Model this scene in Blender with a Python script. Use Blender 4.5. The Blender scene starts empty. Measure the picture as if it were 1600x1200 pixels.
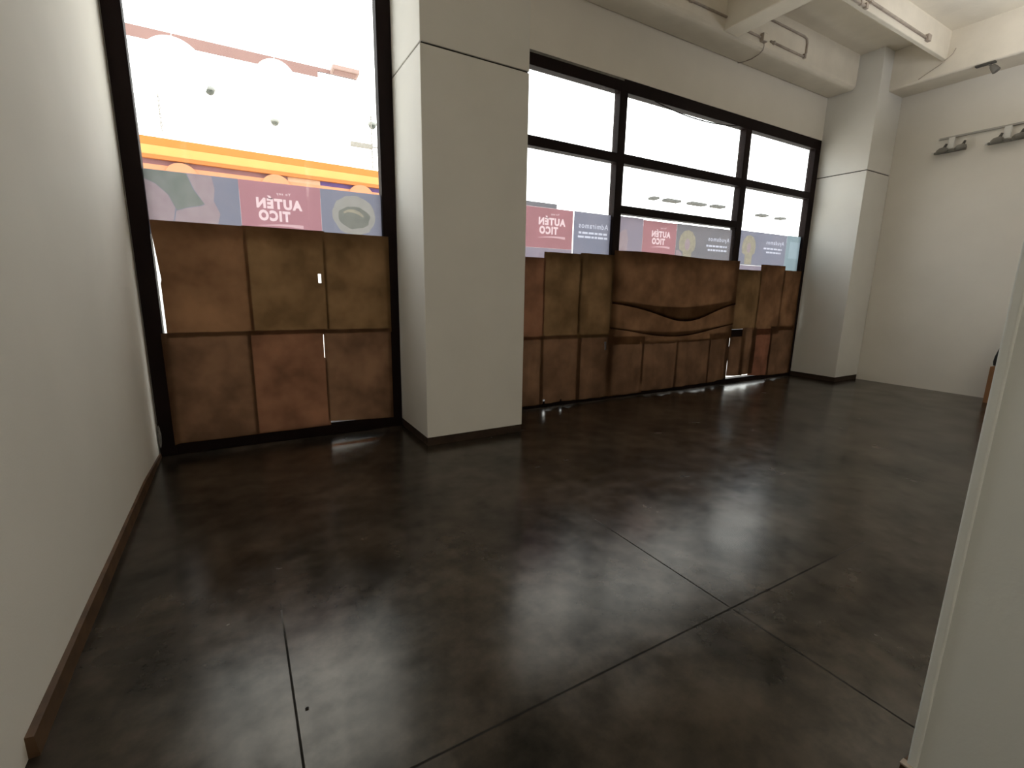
import bpy, bmesh, math, random
from mathutils import Vector, Matrix, noise

random.seed(7)
S = bpy.context.scene
COL = S.collection
PI = math.pi

# ------------------------------------------------------------------ camera
cam_data = bpy.data.cameras.new('camera')
cam_data.sensor_fit = 'HORIZONTAL'
cam_data.sensor_width = 36.0
cam_data.lens = 36.0 * 734.43 / 1600.0
cam_data.clip_start = 0.05
cam_data.clip_end = 200
cam = bpy.data.objects.new('camera', cam_data)
COL.objects.link(cam)
rx = (0.86628369, -0.49925473, 0.01724162)      # image right, in world axes
dy = (-0.08398963, -0.17958415, -0.98015064)    # image down
fz = (0.49244117, 0.8476404, -0.19750304)       # view direction
m = Matrix.Identity(4)
for i in range(3):
    m[i][0] = rx[i]; m[i][1] = -dy[i]; m[i][2] = -fz[i]
m[2][3] = 1.5
cam.matrix_world = m
S.camera = cam

# ------------------------------------------------------------------ world, lamps, exposure
w = bpy.data.worlds.new('world'); S.world = w
w.use_nodes = True
w.node_tree.nodes['Background'].inputs['Color'].default_value = (0.5, 0.5, 0.5, 1)
w.node_tree.nodes['Background'].inputs['Strength'].default_value = 0.0
S.view_settings.view_transform = 'Standard'
S.view_settings.look = 'None'
S.view_settings.gamma = 1.0
S.view_settings.use_curve_mapping = False
S.view_settings.exposure = 0.0
MALL_LIGHT = 4.2            # brightness of the mall's lit ceiling


def area_lamp(name, loc, rot, sx, sy, energy, color):
    l = bpy.data.lights.new(name, 'AREA')
    l.shape = 'RECTANGLE'; l.size = sx; l.size_y = sy
    l.energy = energy; l.color = color
    o = bpy.data.objects.new(name, l); COL.objects.link(o)
    o.location = loc; o.rotation_euler = rot
    return o


# fill lights added in the unseen rear half, behind the camera
area_lamp('rear_fill_light', (0.6, -3.2, 4.9), (math.radians(12), 0, 0), 2.4, 1.2, 28, (1.0, 0.94, 0.84))
area_lamp('side_fill_light', (6.2, -2.2, 4.9), (math.radians(8), math.radians(-14), 0), 2.0, 1.2, 10, (0.88, 0.97, 1.0))
# upward fill lights added without fittings, to brighten the ceiling
area_lamp('rear_ceiling_fill', (2.0, -3.0, 3.6), (PI, 0, 0), 3.0, 0.5, 104, (1.0, 0.93, 0.82))
area_lamp('side_ceiling_fill', (7.8, 0.8, 4.0), (PI, 0, 0), 0.4, 2.6, 76, (0.97, 0.985, 1.0))


# ------------------------------------------------------------------ materials
def new_mat(name):
    mt = bpy.data.materials.new(name); mt.use_nodes = True
    nt = mt.node_tree; nt.nodes.clear()
    out = nt.nodes.new('ShaderNodeOutputMaterial')
    return mt, nt, out


def principled(name, color, rough=0.6, metal=0.0, spec=0.5, vary=0.0, scale=8.0, bump=0.0, bscale=60.0, color2=None, detail=4.0):
    mt, nt, out = new_mat(name)
    b = nt.nodes.new('ShaderNodeBsdfPrincipled')
    b.inputs['Roughness'].default_value = rough
    b.inputs['Metallic'].default_value = metal
    b.inputs['Specular IOR Level'].default_value = spec
    nt.links.new(b.outputs[0], out.inputs[0])
    tc = nt.nodes.new('ShaderNodeTexCoord')
    c2 = color2 or tuple(max(0, c * (1 - vary)) for c in color)
    n = nt.nodes.new('ShaderNodeTexNoise')
    n.inputs['Scale'].default_value = scale
    n.inputs['Detail'].default_value = detail
    nt.links.new(tc.outputs['Object'], n.inputs['Vector'])
    r = nt.nodes.new('ShaderNodeValToRGB')
    r.color_ramp.elements[0].position = 0.35; r.color_ramp.elements[0].color = (*c2, 1)
    r.color_ramp.elements[1].position = 0.65; r.color_ramp.elements[1].color = (*color, 1)
    nt.links.new(n.outputs['Fac'], r.inputs[0])
    nt.links.new(r.outputs[0], b.inputs['Base Color'])
    if bump:
        n2 = nt.nodes.new('ShaderNodeTexNoise'); n2.inputs['Scale'].default_value = bscale
        n2.inputs['Detail'].default_value = 3
        nt.links.new(tc.outputs['Object'], n2.inputs['Vector'])
        bp = nt.nodes.new('ShaderNodeBump'); bp.inputs['Strength'].default_value = bump
        bp.inputs['Distance'].default_value = 0.01
        nt.links.new(n2.outputs['Fac'], bp.inputs['Height'])
        nt.links.new(bp.outputs[0], b.inputs['Normal'])
    return mt


def emitter(name, color, strength):
    mt, nt, out = new_mat(name)
    e = nt.nodes.new('ShaderNodeEmission')
    e.inputs[0].default_value = (*color, 1); e.inputs[1].default_value = strength
    nt.links.new(e.outputs[0], out.inputs[0])
    return mt


def film(name, color, trans=0.7, color2=None, scale=3.0, lo=0.35, hi=0.65, wrinkle=0.0):
    """thin sheet lit from both sides: part diffuse, part translucent"""
    if name.startswith('printed'):
        color = tuple(c * 0.86 for c in color); color2 = tuple(c * 0.86 for c in color2) if color2 else None
    mt, nt, out = new_mat(name)
    tc = nt.nodes.new('ShaderNodeTexCoord')
    n = nt.nodes.new('ShaderNodeTexNoise'); n.inputs['Scale'].default_value = scale
    n.inputs['Detail'].default_value = 3
    nt.links.new(tc.outputs['Object'], n.inputs['Vector'])
    r = nt.nodes.new('ShaderNodeValToRGB')
    r.color_ramp.elements[0].position = lo; r.color_ramp.elements[0].color = (*(color2 or color), 1)
    r.color_ramp.elements[1].position = hi; r.color_ramp.elements[1].color = (*color, 1)
    nt.links.new(n.outputs['Fac'], r.inputs[0])
    d = nt.nodes.new('ShaderNodeBsdfDiffuse'); t = nt.nodes.new('ShaderNodeBsdfTranslucent')
    nt.links.new(r.outputs[0], d.inputs[0]); nt.links.new(r.outputs[0], t.inputs[0])
    mx = nt.nodes.new('ShaderNodeMixShader'); mx.inputs[0].default_value = trans
    nt.links.new(d.outputs[0], mx.inputs[1]); nt.links.new(t.outputs[0], mx.inputs[2])
    nt.links.new(mx.outputs[0], out.inputs[0])
    if wrinkle:
        n2 = nt.nodes.new('ShaderNodeTexNoise'); n2.inputs['Scale'].default_value = 9
        nt.links.new(tc.outputs['Object'], n2.inputs['Vector'])
        bp = nt.nodes.new('ShaderNodeBump'); bp.inputs['Strength'].default_value = wrinkle
        bp.inputs['Distance'].default_value = 0.02
        nt.links.new(n2.outputs['Fac'], bp.inputs['Height'])
        nt.links.new(bp.outputs[0], d.inputs['Normal']); nt.links.new(bp.outputs[0], t.inputs['Normal'])
    return mt


def glass_mat():
    mt, nt, out = new_mat('window_glass')
    t = nt.nodes.new('ShaderNodeBsdfTransparent'); t.inputs[0].default_value = (0.97, 0.98, 0.97, 1)
    g = nt.nodes.new('ShaderNodeBsdfGlossy'); g.inputs['Roughness'].default_value = 0.02
    f = nt.nodes.new('ShaderNodeLayerWeight'); f.inputs['Blend'].default_value = 0.5
    pw = nt.nodes.new('ShaderNodeMath'); pw.operation = 'POWER'; pw.inputs[1].default_value = 5.0
    nt.links.new(f.outputs['Facing'], pw.inputs[0])
    ma = nt.nodes.new('ShaderNodeMath'); ma.operation = 'MULTIPLY_ADD'; ma.inputs[1].default_value = 0.9; ma.inputs[2].default_value = 0.03
    nt.links.new(pw.outputs[0], ma.inputs[0])
    mx = nt.nodes.new('ShaderNodeMixShader')
    nt.links.new(ma.outputs[0], mx.inputs[0]); nt.links.new(t.outputs[0], mx.inputs[1]); nt.links.new(g.outputs[0], mx.inputs[2])
    nt.links.new(mx.outputs[0], out.inputs[0])
    return mt


def floor_mat():
    mt, nt, out = new_mat('polished_dark_concrete')
    N = nt.nodes; L = nt.links
    b = N.new('ShaderNodeBsdfPrincipled'); L.new(b.outputs[0], out.inputs[0])
    tc = N.new('ShaderNodeTexCoord')

    def nz(scale, detail=6.0, rough=0.6, dist=0.0):
        n = N.new('ShaderNodeTexNoise'); n.inputs['Scale'].default_value = scale
        n.inputs['Detail'].default_value = detail; n.inputs['Roughness'].default_value = rough
        n.inputs['Distortion'].default_value = dist
        L.new(tc.outputs['Object'], n.inputs['Vector']); return n
    n1 = nz(1.6, 9, 0.66, 0.0); n2 = nz(6.0, 5, 0.55, 0.0); n3 = nz(3.0, 6, 0.6, 0.0)
    r1 = N.new('ShaderNodeValToRGB')
    e = r1.color_ramp.elements
    e[0].position = 0.34; e[0].color = (0.011, 0.0105, 0.009, 1)
    e[1].position = 0.68; e[1].color = (0.058, 0.046, 0.036, 1)
    L.new(n1.outputs['Fac'], r1.inputs[0])
    r2 = N.new('ShaderNodeValToRGB')
    e = r2.color_ramp.elements
    e[0].position = 0.25; e[0].color = (0.62, 0.62, 0.60, 1)
    e[1].position = 0.80; e[1].color = (1.30, 1.18, 1.10, 1)
    L.new(n2.outputs['Fac'], r2.inputs[0])
    mul = N.new('ShaderNodeMix'); mul.data_type = 'RGBA'; mul.blend_type = 'MULTIPLY'; mul.inputs[0].default_value = 1.0
    L.new(r1.outputs[0], mul.inputs[6]); L.new(r2.outputs[0], mul.inputs[7])
    # sawn control joints: x = 0.06 + k * 1.895 and y = 1.208 + k * 4.0
    sep = N.new('ShaderNodeSeparateXYZ'); L.new(tc.outputs['Object'], sep.inputs[0])

    def joint(sock, off, period, half):
        a = N.new('ShaderNodeMath'); a.operation = 'SUBTRACT'; L.new(sock, a.inputs[0]); a.inputs[1].default_value = off - period / 2
        q = N.new('ShaderNodeMath'); q.operation = 'FLOORED_MODULO'; L.new(a.outputs[0], q.inputs[0]); q.inputs[1].default_value = period
        c = N.new('ShaderNodeMath'); c.operation = 'COMPARE'; L.new(q.outputs[0], c.inputs[0]); c.inputs[1].default_value = period / 2; c.inputs[2].default_value = half
        return c
    j1 = joint(sep.outputs[0], 0.06, 1.895, 0.0042)
    j2 = joint(sep.outputs[1], 1.208, 4.4, 0.0048)
    mxm = N.new('ShaderNodeMath'); mxm.operation = 'MAXIMUM'
    L.new(j1.outputs[0], mxm.inputs[0]); L.new(j2.outputs[0], mxm.inputs[1])
    # the joints are faded in the colour, for the dark floor beyond about y = 2.2 and x = 3.4
    fx = N.new('ShaderNodeMapRange'); fx.inputs[1].default_value = 2.7; fx.inputs[2].default_value = 3.5; fx.inputs[3].default_value = 1.0; fx.inputs[4].default_value = 0.0
    L.new(sep.outputs[0], fx.inputs[0])
    fy = N.new('ShaderNodeMapRange'); fy.inputs[1].default_value = 1.95; fy.inputs[2].default_value = 2.35; fy.inputs[3].default_value = 1.0; fy.inputs[4].default_value = 0.0
    L.new(sep.outputs[1], fy.inputs[0])
    fm = N.new('ShaderNodeMath'); fm.operation = 'MULTIPLY'; L.new(fx.outputs[0], fm.inputs[0]); L.new(fy.outputs[0], fm.inputs[1])
    mx0 = mxm
    mxm = N.new('ShaderNodeMath'); mxm.operation = 'MULTIPLY'; L.new(mx0.outputs[0], mxm.inputs[0]); L.new(fm.outputs[0], mxm.inputs[1])
    jm = N.new('ShaderNodeMix'); jm.data_type = 'RGBA'
    L.new(mxm.outputs[0], jm.inputs[0]); L.new(mul.outputs[2], jm.inputs[6]); jm.inputs[7].default_value = (0.006, 0.0055, 0.005, 1)
    L.new(jm.outputs[2], b.inputs['Base Color'])
    rr = N.new('ShaderNodeMapRange'); rr.inputs[1].default_value = 0.3; rr.inputs[2].default_value = 0.75
    rr.inputs[3].default_value = 0.17; rr.inputs[4].default_value = 0.29
    L.new(n3.outputs['Fac'], rr.inputs[0])
    ra = N.new('ShaderNodeMath'); ra.operation = 'MAXIMUM'; L.new(rr.outputs[0], ra.inputs[0])
    ju = N.new('ShaderNodeMath'); ju.operation = 'MULTIPLY'; L.new(mxm.outputs[0], ju.inputs[0]); ju.inputs[1].default_value = 0.9
    L.new(ju.outputs[0], ra.inputs[1]); L.new(ra.outputs[0], b.inputs['Roughness'])
    b.inputs['Specular Tint'].default_value = (1.0, 0.92, 0.80, 1)
    sp = N.new('ShaderNodeMath'); sp.operation = 'MULTIPLY'; L.new(n1.outputs['Fac'], sp.inputs[0]); L.new(n2.outputs['Fac'], sp.inputs[1])
    sm = N.new('ShaderNodeMapRange'); sm.inputs[1].default_value = 0.14; sm.inputs[2].default_value = 0.36; sm.inputs[3].default_value = 0.22; sm.inputs[4].default_value = 0.58
    L.new(sp.outputs[0], sm.inputs[0]); L.new(sm.outputs[0], b.inputs['Specular IOR Level'])
    return mt


M = {}
M['wall'] = principled('painted_plaster', (0.785, 0.75, 0.69), 0.85, spec=0.2, vary=0.05, scale=1.3, bump=0.06, bscale=120)
M['pillar'] = principled('painted_board', (0.74, 0.73, 0.695), 0.8, spec=0.25, vary=0.04, scale=2.0, bump=0.04, bscale=140)
M['partition'] = principled('cool_grey_paint', (0.72, 0.745, 0.73), 0.75, spec=0.25, vary=0.05, scale=2.0, bump=0.05, bscale=90)
M['groove'] = principled('open_joint', (0.03, 0.027, 0.024), 0.9, spec=0.1)
M['ceiling'] = principled('painted_concrete', (0.82, 0.765, 0.665), 0.9, spec=0.15, vary=0.08, scale=2.5, bump=0.25, bscale=18)
M['beam'] = principled('painted_concrete_beam', (0.80, 0.745, 0.65), 0.85, spec=0.2, vary=0.08, scale=3.0, bump=0.2, bscale=22)
M['conduit'] = principled('painted_conduit', (0.50, 0.43, 0.37), 0.6, spec=0.3, vary=0.2, scale=12)
M['floor'] = floor_mat()
M['brown_base'] = principled('brown_wood_baseboard', (0.115, 0.062, 0.031), 0.6, spec=0.3, vary=0.45, scale=9)
M['dark_base'] = principled('dark_brown_baseboard', (0.045, 0.028, 0.018), 0.6, spec=0.3, vary=0.4, scale=10)
M['alu'] = principled('dark_bronze_aluminium', (0.012, 0.0065, 0.0060), 0.6, metal=0.0, spec=0.10, vary=0.2, scale=6)
M['alu_edge'] = principled('worn_grey_edge', (0.22, 0.21, 0.19), 0.5, spec=0.4, vary=0.3, scale=10)
M['glass'] = glass_mat()
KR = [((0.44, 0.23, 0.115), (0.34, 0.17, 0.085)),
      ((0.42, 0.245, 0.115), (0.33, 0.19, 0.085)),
      ((0.45, 0.21, 0.115), (0.33, 0.155, 0.085)),  # reddish tint puts coloured mall light into the paper colour
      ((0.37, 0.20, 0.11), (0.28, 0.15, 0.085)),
      ((0.54, 0.225, 0.13), (0.40, 0.17, 0.10))]  # lighter reddish tone for one sheet of the corner bay
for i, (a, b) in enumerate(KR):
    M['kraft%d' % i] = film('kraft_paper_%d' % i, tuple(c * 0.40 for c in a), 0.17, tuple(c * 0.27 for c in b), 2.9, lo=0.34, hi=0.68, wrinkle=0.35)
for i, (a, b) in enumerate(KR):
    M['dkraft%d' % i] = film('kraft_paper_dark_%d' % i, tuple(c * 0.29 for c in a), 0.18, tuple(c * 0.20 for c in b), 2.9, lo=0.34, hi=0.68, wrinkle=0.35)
M['f_blue'] = film('printed_film_grey_blue', (0.178, 0.178, 0.232), color2=(0.16, 0.168, 0.225))
M['f_grey'] = film('printed_film_grey', (0.168, 0.16, 0.183), color2=(0.15, 0.148, 0.17))
M['f_lav'] = film('printed_film_lavender', (0.225, 0.195, 0.245), color2=(0.205, 0.185, 0.235))
M['f_pink'] = film('printed_film_pink', (0.312, 0.16, 0.195), color2=(0.295, 0.152, 0.182))
M['f_rose'] = film('printed_film_rose', (0.295, 0.148, 0.172), color2=(0.272, 0.14, 0.16))
M['f_letter'] = film('printed_film_pale_letters', (0.55, 0.43, 0.47), 0.75)
M['f_pale'] = film('printed_film_pale_blue_letters', (0.42, 0.44, 0.54), 0.75)
M['f_swoosh'] = film('printed_film_swoosh', (0.47, 0.32, 0.36), 0.7)
M['f_skin'] = film('printed_film_skin', (0.245, 0.195, 0.225), color2=(0.27, 0.225, 0.25), scale=14)
M['f_green'] = film('printed_film_grey_green', (0.135, 0.152, 0.145), color2=(0.165, 0.175, 0.175), scale=10)
M['f_cream'] = film('printed_film_cream', (0.27, 0.25, 0.2), color2=(0.22, 0.205, 0.175), scale=16)
M['f_lips'] = film('printed_film_pale_lips', (0.23, 0.225, 0.22), color2=(0.255, 0.25, 0.245), scale=12)
M['f_mouth'] = film('printed_film_dark_mouth', (0.13, 0.135, 0.128), color2=(0.155, 0.158, 0.15), scale=12)
M['f_teal'] = film('printed_film_teal', (0.175, 0.235, 0.275), color2=(0.19, 0.25, 0.29))
M['f_aqua'] = film('printed_film_aqua', (0.24, 0.305, 0.36), color2=(0.225, 0.29, 0.34))
M['mall_light'] = emitter('lit_mall_ceiling', (0.985, 1.0, 0.995), MALL_LIGHT)
M['globe'] = emitter('glare_glow', (1.0, 1.0, 0.96), 3.2)
M['mall_white'] = principled('mall_white_wall', (0.88, 0.88, 0.86), 0.8, spec=0.2, vary=0.03, scale=0.6)
M['mall_floor'] = principled('mall_pale_floor', (0.76, 0.71, 0.64), 0.5, spec=0.3, vary=0.1, scale=0.8)
M['riser'] = principled('pinkish_ceiling_step', (0.27, 0.165, 0.148), 0.8, spec=0.2, vary=0.08, scale=2)
M['unit'] = principled('pinkish_ceiling_unit', (0.36, 0.25, 0.22), 0.8, spec=0.2, vary=0.08, scale=5)
M['orange'] = principled('orange_fascia', (0.56, 0.165, 0.034), 0.6, spec=0.2, vary=0.06, scale=1.5)
M['yellow'] = principled('yellow_cornice', (0.60, 0.39, 0.135), 0.6, spec=0.2, vary=0.05, scale=2)
M['orange2'] = principled('deep_orange_fascia', (0.46, 0.155, 0.042), 0.6, spec=0.2, vary=0.08, scale=2)
M['mauve'] = principled('mauve_sign_band', (0.235, 0.115, 0.12), 0.7, spec=0.2, vary=0.1, scale=3)
M['violet'] = principled('violet_sign_panel', (0.115, 0.07, 0.20), 0.7, spec=0.2, vary=0.1, scale=3)
M['cream'] = principled('cream_sign_panel', (0.52, 0.33, 0.21), 0.7, spec=0.2, vary=0.06, scale=3)
M['peach'] = principled('peach_band', (0.50, 0.22, 0.12), 0.7, spec=0.2, vary=0.06, scale=3)
M['cam_grey'] = principled('camera_grey', (0.30, 0.31, 0.29), 0.45, spec=0.5, vary=0.2, scale=8)
M['cam_dark'] = principled('camera_dome', (0.07, 0.08, 0.07), 0.25, spec=0.5)
M['chain'] = principled('grey_chain', (0.30, 0.28, 0.25), 0.5, spec=0.4, vary=0.2, scale=20)
M['slat'] = principled('grey_vent_slat', (0.085, 0.085, 0.08), 0.6, spec=0.3, vary=0.2, scale=8)
M['lamp_white'] = principled('white_lamp_plastic', (0.70, 0.69, 0.66), 0.5, spec=0.4, vary=0.05, scale=10)
M['lamp_grey'] = principled('grey_lamp_metal', (0.20, 0.19, 0.17), 0.5, spec=0.4, vary=0.3, scale=14)
M['lamp_dark'] = principled('dark_lamp_metal', (0.075, 0.07, 0.062), 0.5, spec=0.4, vary=0.3, scale=14)
M['rail'] = principled('grey_rail', (0.42, 0.40, 0.37), 0.5, spec=0.4, vary=0.1, scale=9)
M['card'] = principled('brown_cardboard', (0.27, 0.135, 0.065), 0.8, spec=0.15, vary=0.15, scale=6)
M['tape'] = principled('tan_packing_tape', (0.34, 0.22, 0.11), 0.35, spec=0.5, vary=0.1, scale=6)
M['bag'] = principled('black_bag_cloth', (0.012, 0.011, 0.011), 0.75, spec=0.25, vary=0.3, scale=20)
M['strap'] = principled('dark_bag_strap', (0.03, 0.028, 0.027), 0.6, spec=0.3, vary=0.3, scale=20)
M['scrap'] = principled('crumpled_grey_tape', (0.21, 0.20, 0.19), 0.4, spec=0.5, vary=0.5, scale=30)
M['pale_edge'] = principled('pale_putty', (0.42, 0.36, 0.30), 0.8, spec=0.2, vary=0.2, scale=12)


# ------------------------------------------------------------------ helpers
def obj(name, bm, mat, parent=None, smooth=False):
    me = bpy.data.meshes.new(name)
    bmesh.ops.recalc_face_normals(bm, faces=bm.faces)
    bm.to_mesh(me); bm.free()
    if smooth:
        for p in me.polygons: p.use_smooth = True
    me.materials.append(M[mat])
    o = bpy.data.objects.new(name, me); COL.objects.link(o)
    if parent: o.parent = parent
    return o


def tag(o, label, cat, group=None, kind=None):
    o['label'] = label; o['category'] = cat
    if group: o['group'] = group
    if kind: o['kind'] = kind
    return o


def thing(name, label, cat, loc=(0, 0, 0), rotz=0.0, group=None, kind=None):
    o = bpy.data.objects.new(name, None); COL.objects.link(o)
    o.location = loc; o.rotation_euler = (0, 0, rotz); o.empty_display_size = 0.1
    return tag(o, label, cat, group, kind)


def box(bm, x0, x1, y0, y1, z0, z1, bev=0.0, segs=2):
    r = bmesh.ops.create_cube(bm, size=1.0)
    vs = r['verts']
    for v in vs:
        v.co = Vector(((x0 + x1) / 2 + v.co.x * (x1 - x0), (y0 + y1) / 2 + v.co.y * (y1 - y0), (z0 + z1) / 2 + v.co.z * (z1 - z0)))
    if bev:
        es = list({e for v in vs for e in v.link_edges})
        bmesh.ops.bevel(bm, geom=es, offset=bev, segments=segs, affect='EDGES', profile=0.5)
    return bm


def boxes(*args, bev=0.0):
    bm = bmesh.new()
    for a in args: box(bm, *a, bev=bev)
    return bm


def tube(bm, pts, r, n=8):
    pts = [Vector(p) for p in pts]
    rings = []
    for i, p in enumerate(pts):
        d = (pts[min(i + 1, len(pts) - 1)] - pts[max(i - 1, 0)]).normalized()
        a = d.orthogonal().normalized() if i == 0 else (rings[-1][1] - d * rings[-1][1].dot(d)).normalized()
        b = d.cross(a)
        rr = r[i] if isinstance(r, (list, tuple)) else r
        rings.append(([bm.verts.new(p + (a * math.cos(2 * PI * k / n) + b * math.sin(2 * PI * k / n)) * rr) for k in range(n)], a))
    for i in range(len(rings) - 1):
        A, B = rings[i][0], rings[i + 1][0]
        for k in range(n):
            bm.faces.new((A[k], A[(k + 1) % n], B[(k + 1) % n], B[k]))
    bm.faces.new(rings[0][0][::-1]); bm.faces.new(rings[-1][0])
    return bm


def lathe(bm, prof, center, axis=(0, 0, 1), n=20):
    ax = Vector(axis).normalized(); a = ax.orthogonal().normalized(); b = ax.cross(a); c = Vector(center)
    rings = []
    for r, h in prof:
        if r < 1e-6:
            rings.append([bm.verts.new(c + ax * h)])
        else:
            rings.append([bm.verts.new(c + ax * h + (a * math.cos(2 * PI * k / n) + b * math.sin(2 * PI * k / n)) * r) for k in range(n)])
    for A, B in zip(rings, rings[1:]):
        for k in range(n):
            k2 = (k + 1) % n
            if len(A) == 1 and len(B) == 1: continue
            if len(A) == 1: bm.faces.new((A[0], B[k2], B[k]))
            elif len(B) == 1: bm.faces.new((A[k], A[k2], B[0]))
            else: bm.faces.new((A[k], A[k2], B[k2], B[k]))
    return bm


def struct(name, bm, mat, label, cat, parent=None, smooth=False):
    o = obj(name, bm, mat, parent, smooth)
    if parent is None: tag(o, label, cat, kind='structure')
    return o


def copy_tree(o, parent=None):
    c = o.copy(); COL.objects.link(c)
    c.parent = parent
    for ch in list(o.children): copy_tree(ch, c)
    return c


# ------------------------------------------------------------------ the room shell
GY = 4.95                      # inner face of the window frames
TOP = 5.26                     # underside of the ceiling slab
struct('floor', boxes((-0.9, 9.95, -6.2, 5.14, -0.2, 0.0)), 'floor', 'dark polished concrete floor with sawn joints', 'floor')
struct('ceiling', boxes((-0.9, 9.95, -6.2, 5.2, TOP, TOP + 0.2)), 'ceiling', 'rough painted concrete ceiling slab', 'ceiling')
struct('wall_left', boxes((-0.9, -0.70, -6.2, 5.14, 0.0, TOP)), 'wall', 'plain plaster wall left of the tall window', 'wall')
struct('wall_right', boxes((9.74, 9.95, -6.2, 5.14, 0.0, TOP)), 'wall', 'far plaster wall carrying the lamp rail', 'wall')
struct('wall_rear', boxes((-0.70, 9.74, -6.2, -6.0, 0.0, TOP)), 'wall', 'rear plaster wall behind the viewer', 'wall')
bm = boxes((2.54, 8.97, GY, 5.14, 4.10, TOP), (-0.70, 1.48, GY, 5.14, 4.92, TOP))
struct('wall_back', bm, 'wall', 'plaster wall band above the windows', 'wall')


def pillar(x0, x1, y0, y1, label, base_label, jz=3.482):
    bm = bmesh.new()
    box(bm, x0, x1, y0, y1, 0.08, jz - 0.007, bev=0.004, segs=1)
    box(bm, x0, x1, y0, y1, jz + 0.007, TOP, bev=0.004, segs=1)
    p = struct('pillar', bm, 'pillar', label, 'pillar')
    obj('joint', boxes((x0 + 0.012, x1 - 0.012, y0 + 0.012, y1 - 0.012, jz - 0.03, jz + 0.03)), 'groove', p)
    struct('baseboard_pillar', boxes((x0 + 0.004, x1 - 0.004, y0 + 0.004, y1 - 0.002, 0.0, 0.08)), 'dark_base', base_label, 'baseboard')
    return p


pillar(1.48, 2.54, 4.15, 5.12, 'wide white pillar between the tall window and the long window', 'dark baseboard around the wide white pillar')
pillar(8.97, 9.735, 4.18, 5.12, 'white corner pillar right of the long window', 'dark baseboard around the corner pillar', 3.486)

# partition beside the camera
bm = bmesh.new()
box(bm, 1.69, 1.86, -3.0, 0.392, 0.0, TOP)
struct('wall_partition', bm, 'partition', 'pale partition wall ending close to the viewer', 'wall')
bm = bmesh.new()
box(bm, 1.680, 1.87, 0.390, 0.4145, 0.075, TOP, bev=0.006, segs=3)
struct('trim_1', bm, 'partition', 'corner bead on the end of the pale partition', 'trim')
bm = boxes((1.668, 1.69, -3.0, 0.425, 0.0, 0.074), (1.69, 1.88, 0.375, 0.425, 0.0, 0.074))
struct('baseboard_partition', bm, 'brown_base', 'brown baseboard at the foot of the partition', 'baseboard')
bm = boxes((1.666, 1.692, 0.30, 0.427, 0.074, 0.081), bev=0.002)
struct('trim_2', bm, 'pale_edge', 'pale putty bead on the partition baseboard', 'trim')

# left baseboard: loose brown board, a little away from the wall near its front end
bm = bmesh.new()
ring = []
for i in range(24):
    t = i / 23.0
    y = 1.83 + t * (4.93 - 1.83)
    th = 0.014 + 0.014 * (1 - t) ** 1.5 + 0.003 * noise.noise((y * 2.0, 0, 3))
    h = 0.080 + 0.004 * noise.noise((y * 1.7, 5, 0)) - 0.045 * max(0, (t - 0.75) / 0.25)
    ring.append([bm.verts.new((-0.70, y, 0)), bm.verts.new((-0.70 + th, y, 0)), bm.verts.new((-0.70 + th * 0.8, y, h - 0.004)), bm.verts.new((-0.70, y, h))])
for a, b in zip(ring, ring[1:]):
    for k in range(4): bm.faces.new((a[k], a[(k + 1) % 4], b[(k + 1) % 4], b[k]))
bm.faces.new(ring[0][::-1]); bm.faces.new(ring[-1])
struct('baseboard_left', bm, 'brown_base', 'brown wooden baseboard along the left wall', 'baseboard')

# ------------------------------------------------------------------ ceiling beams
bm = bmesh.new(); box(bm, -0.70, 9.0, 4.52, 4.98, 4.755, TOP + 0.1, bev=0.075, segs=6)
struct('concrete_beam', bm, 'beam', 'deep painted beam along the top of the window wall', 'beam', smooth=False)
bm = bmesh.new(); box(bm, 5.66, 5.95, -6.0, 4.54, 4.77, TOP + 0.05, bev=0.015, segs=3)
struct('concrete_beam', bm, 'beam', 'cross beam running from the window beam towards the viewer', 'beam')
bm = bmesh.new(); box(bm, 5.94, 9.27, 3.49, 3.55, 4.885, TOP + 0.05, bev=0.010, segs=3)
struct('concrete_beam', bm, 'beam', 'slim beam carrying two conduits across the ceiling', 'beam')
bm = bmesh.new(); box(bm, 9.26, 9.76, -6.0, 4.20, 4.685, TOP + 0.05, bev=0.03, segs=4)
struct('concrete_beam', bm, 'beam', 'painted beam along the top of the far right wall', 'beam')
bm = bmesh.new(); box(bm, 5.94, 9.27, 1.35, 1.45, 4.82, TOP + 0.05, bev=0.012, segs=3)
struct('concrete_beam', bm, 'beam', 'slim cross beam at the top right corner', 'beam')


# ------------------------------------------------------------------ windows
def window(name, label, frame, mullions, transoms, panes, edge=None):
    w = thing(name, label, 'window', kind='structure')
    obj('frame', boxes(*frame, bev=0.004), 'alu', w)
    for a in mullions: obj('mullion', boxes(a, bev=0.004), 'alu', w)
    for a in transoms: obj('transom', boxes(a, bev=0.004), 'alu', w)
    for x0, x1, z0, z1 in panes:
        obj('glass_pane', boxes((x0, x1, 4.992, 5.000, z0, z1)), 'glass', w)
    if edge: obj('seal_strip', boxes(edge), 'alu_edge', w)
    return w


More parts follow.
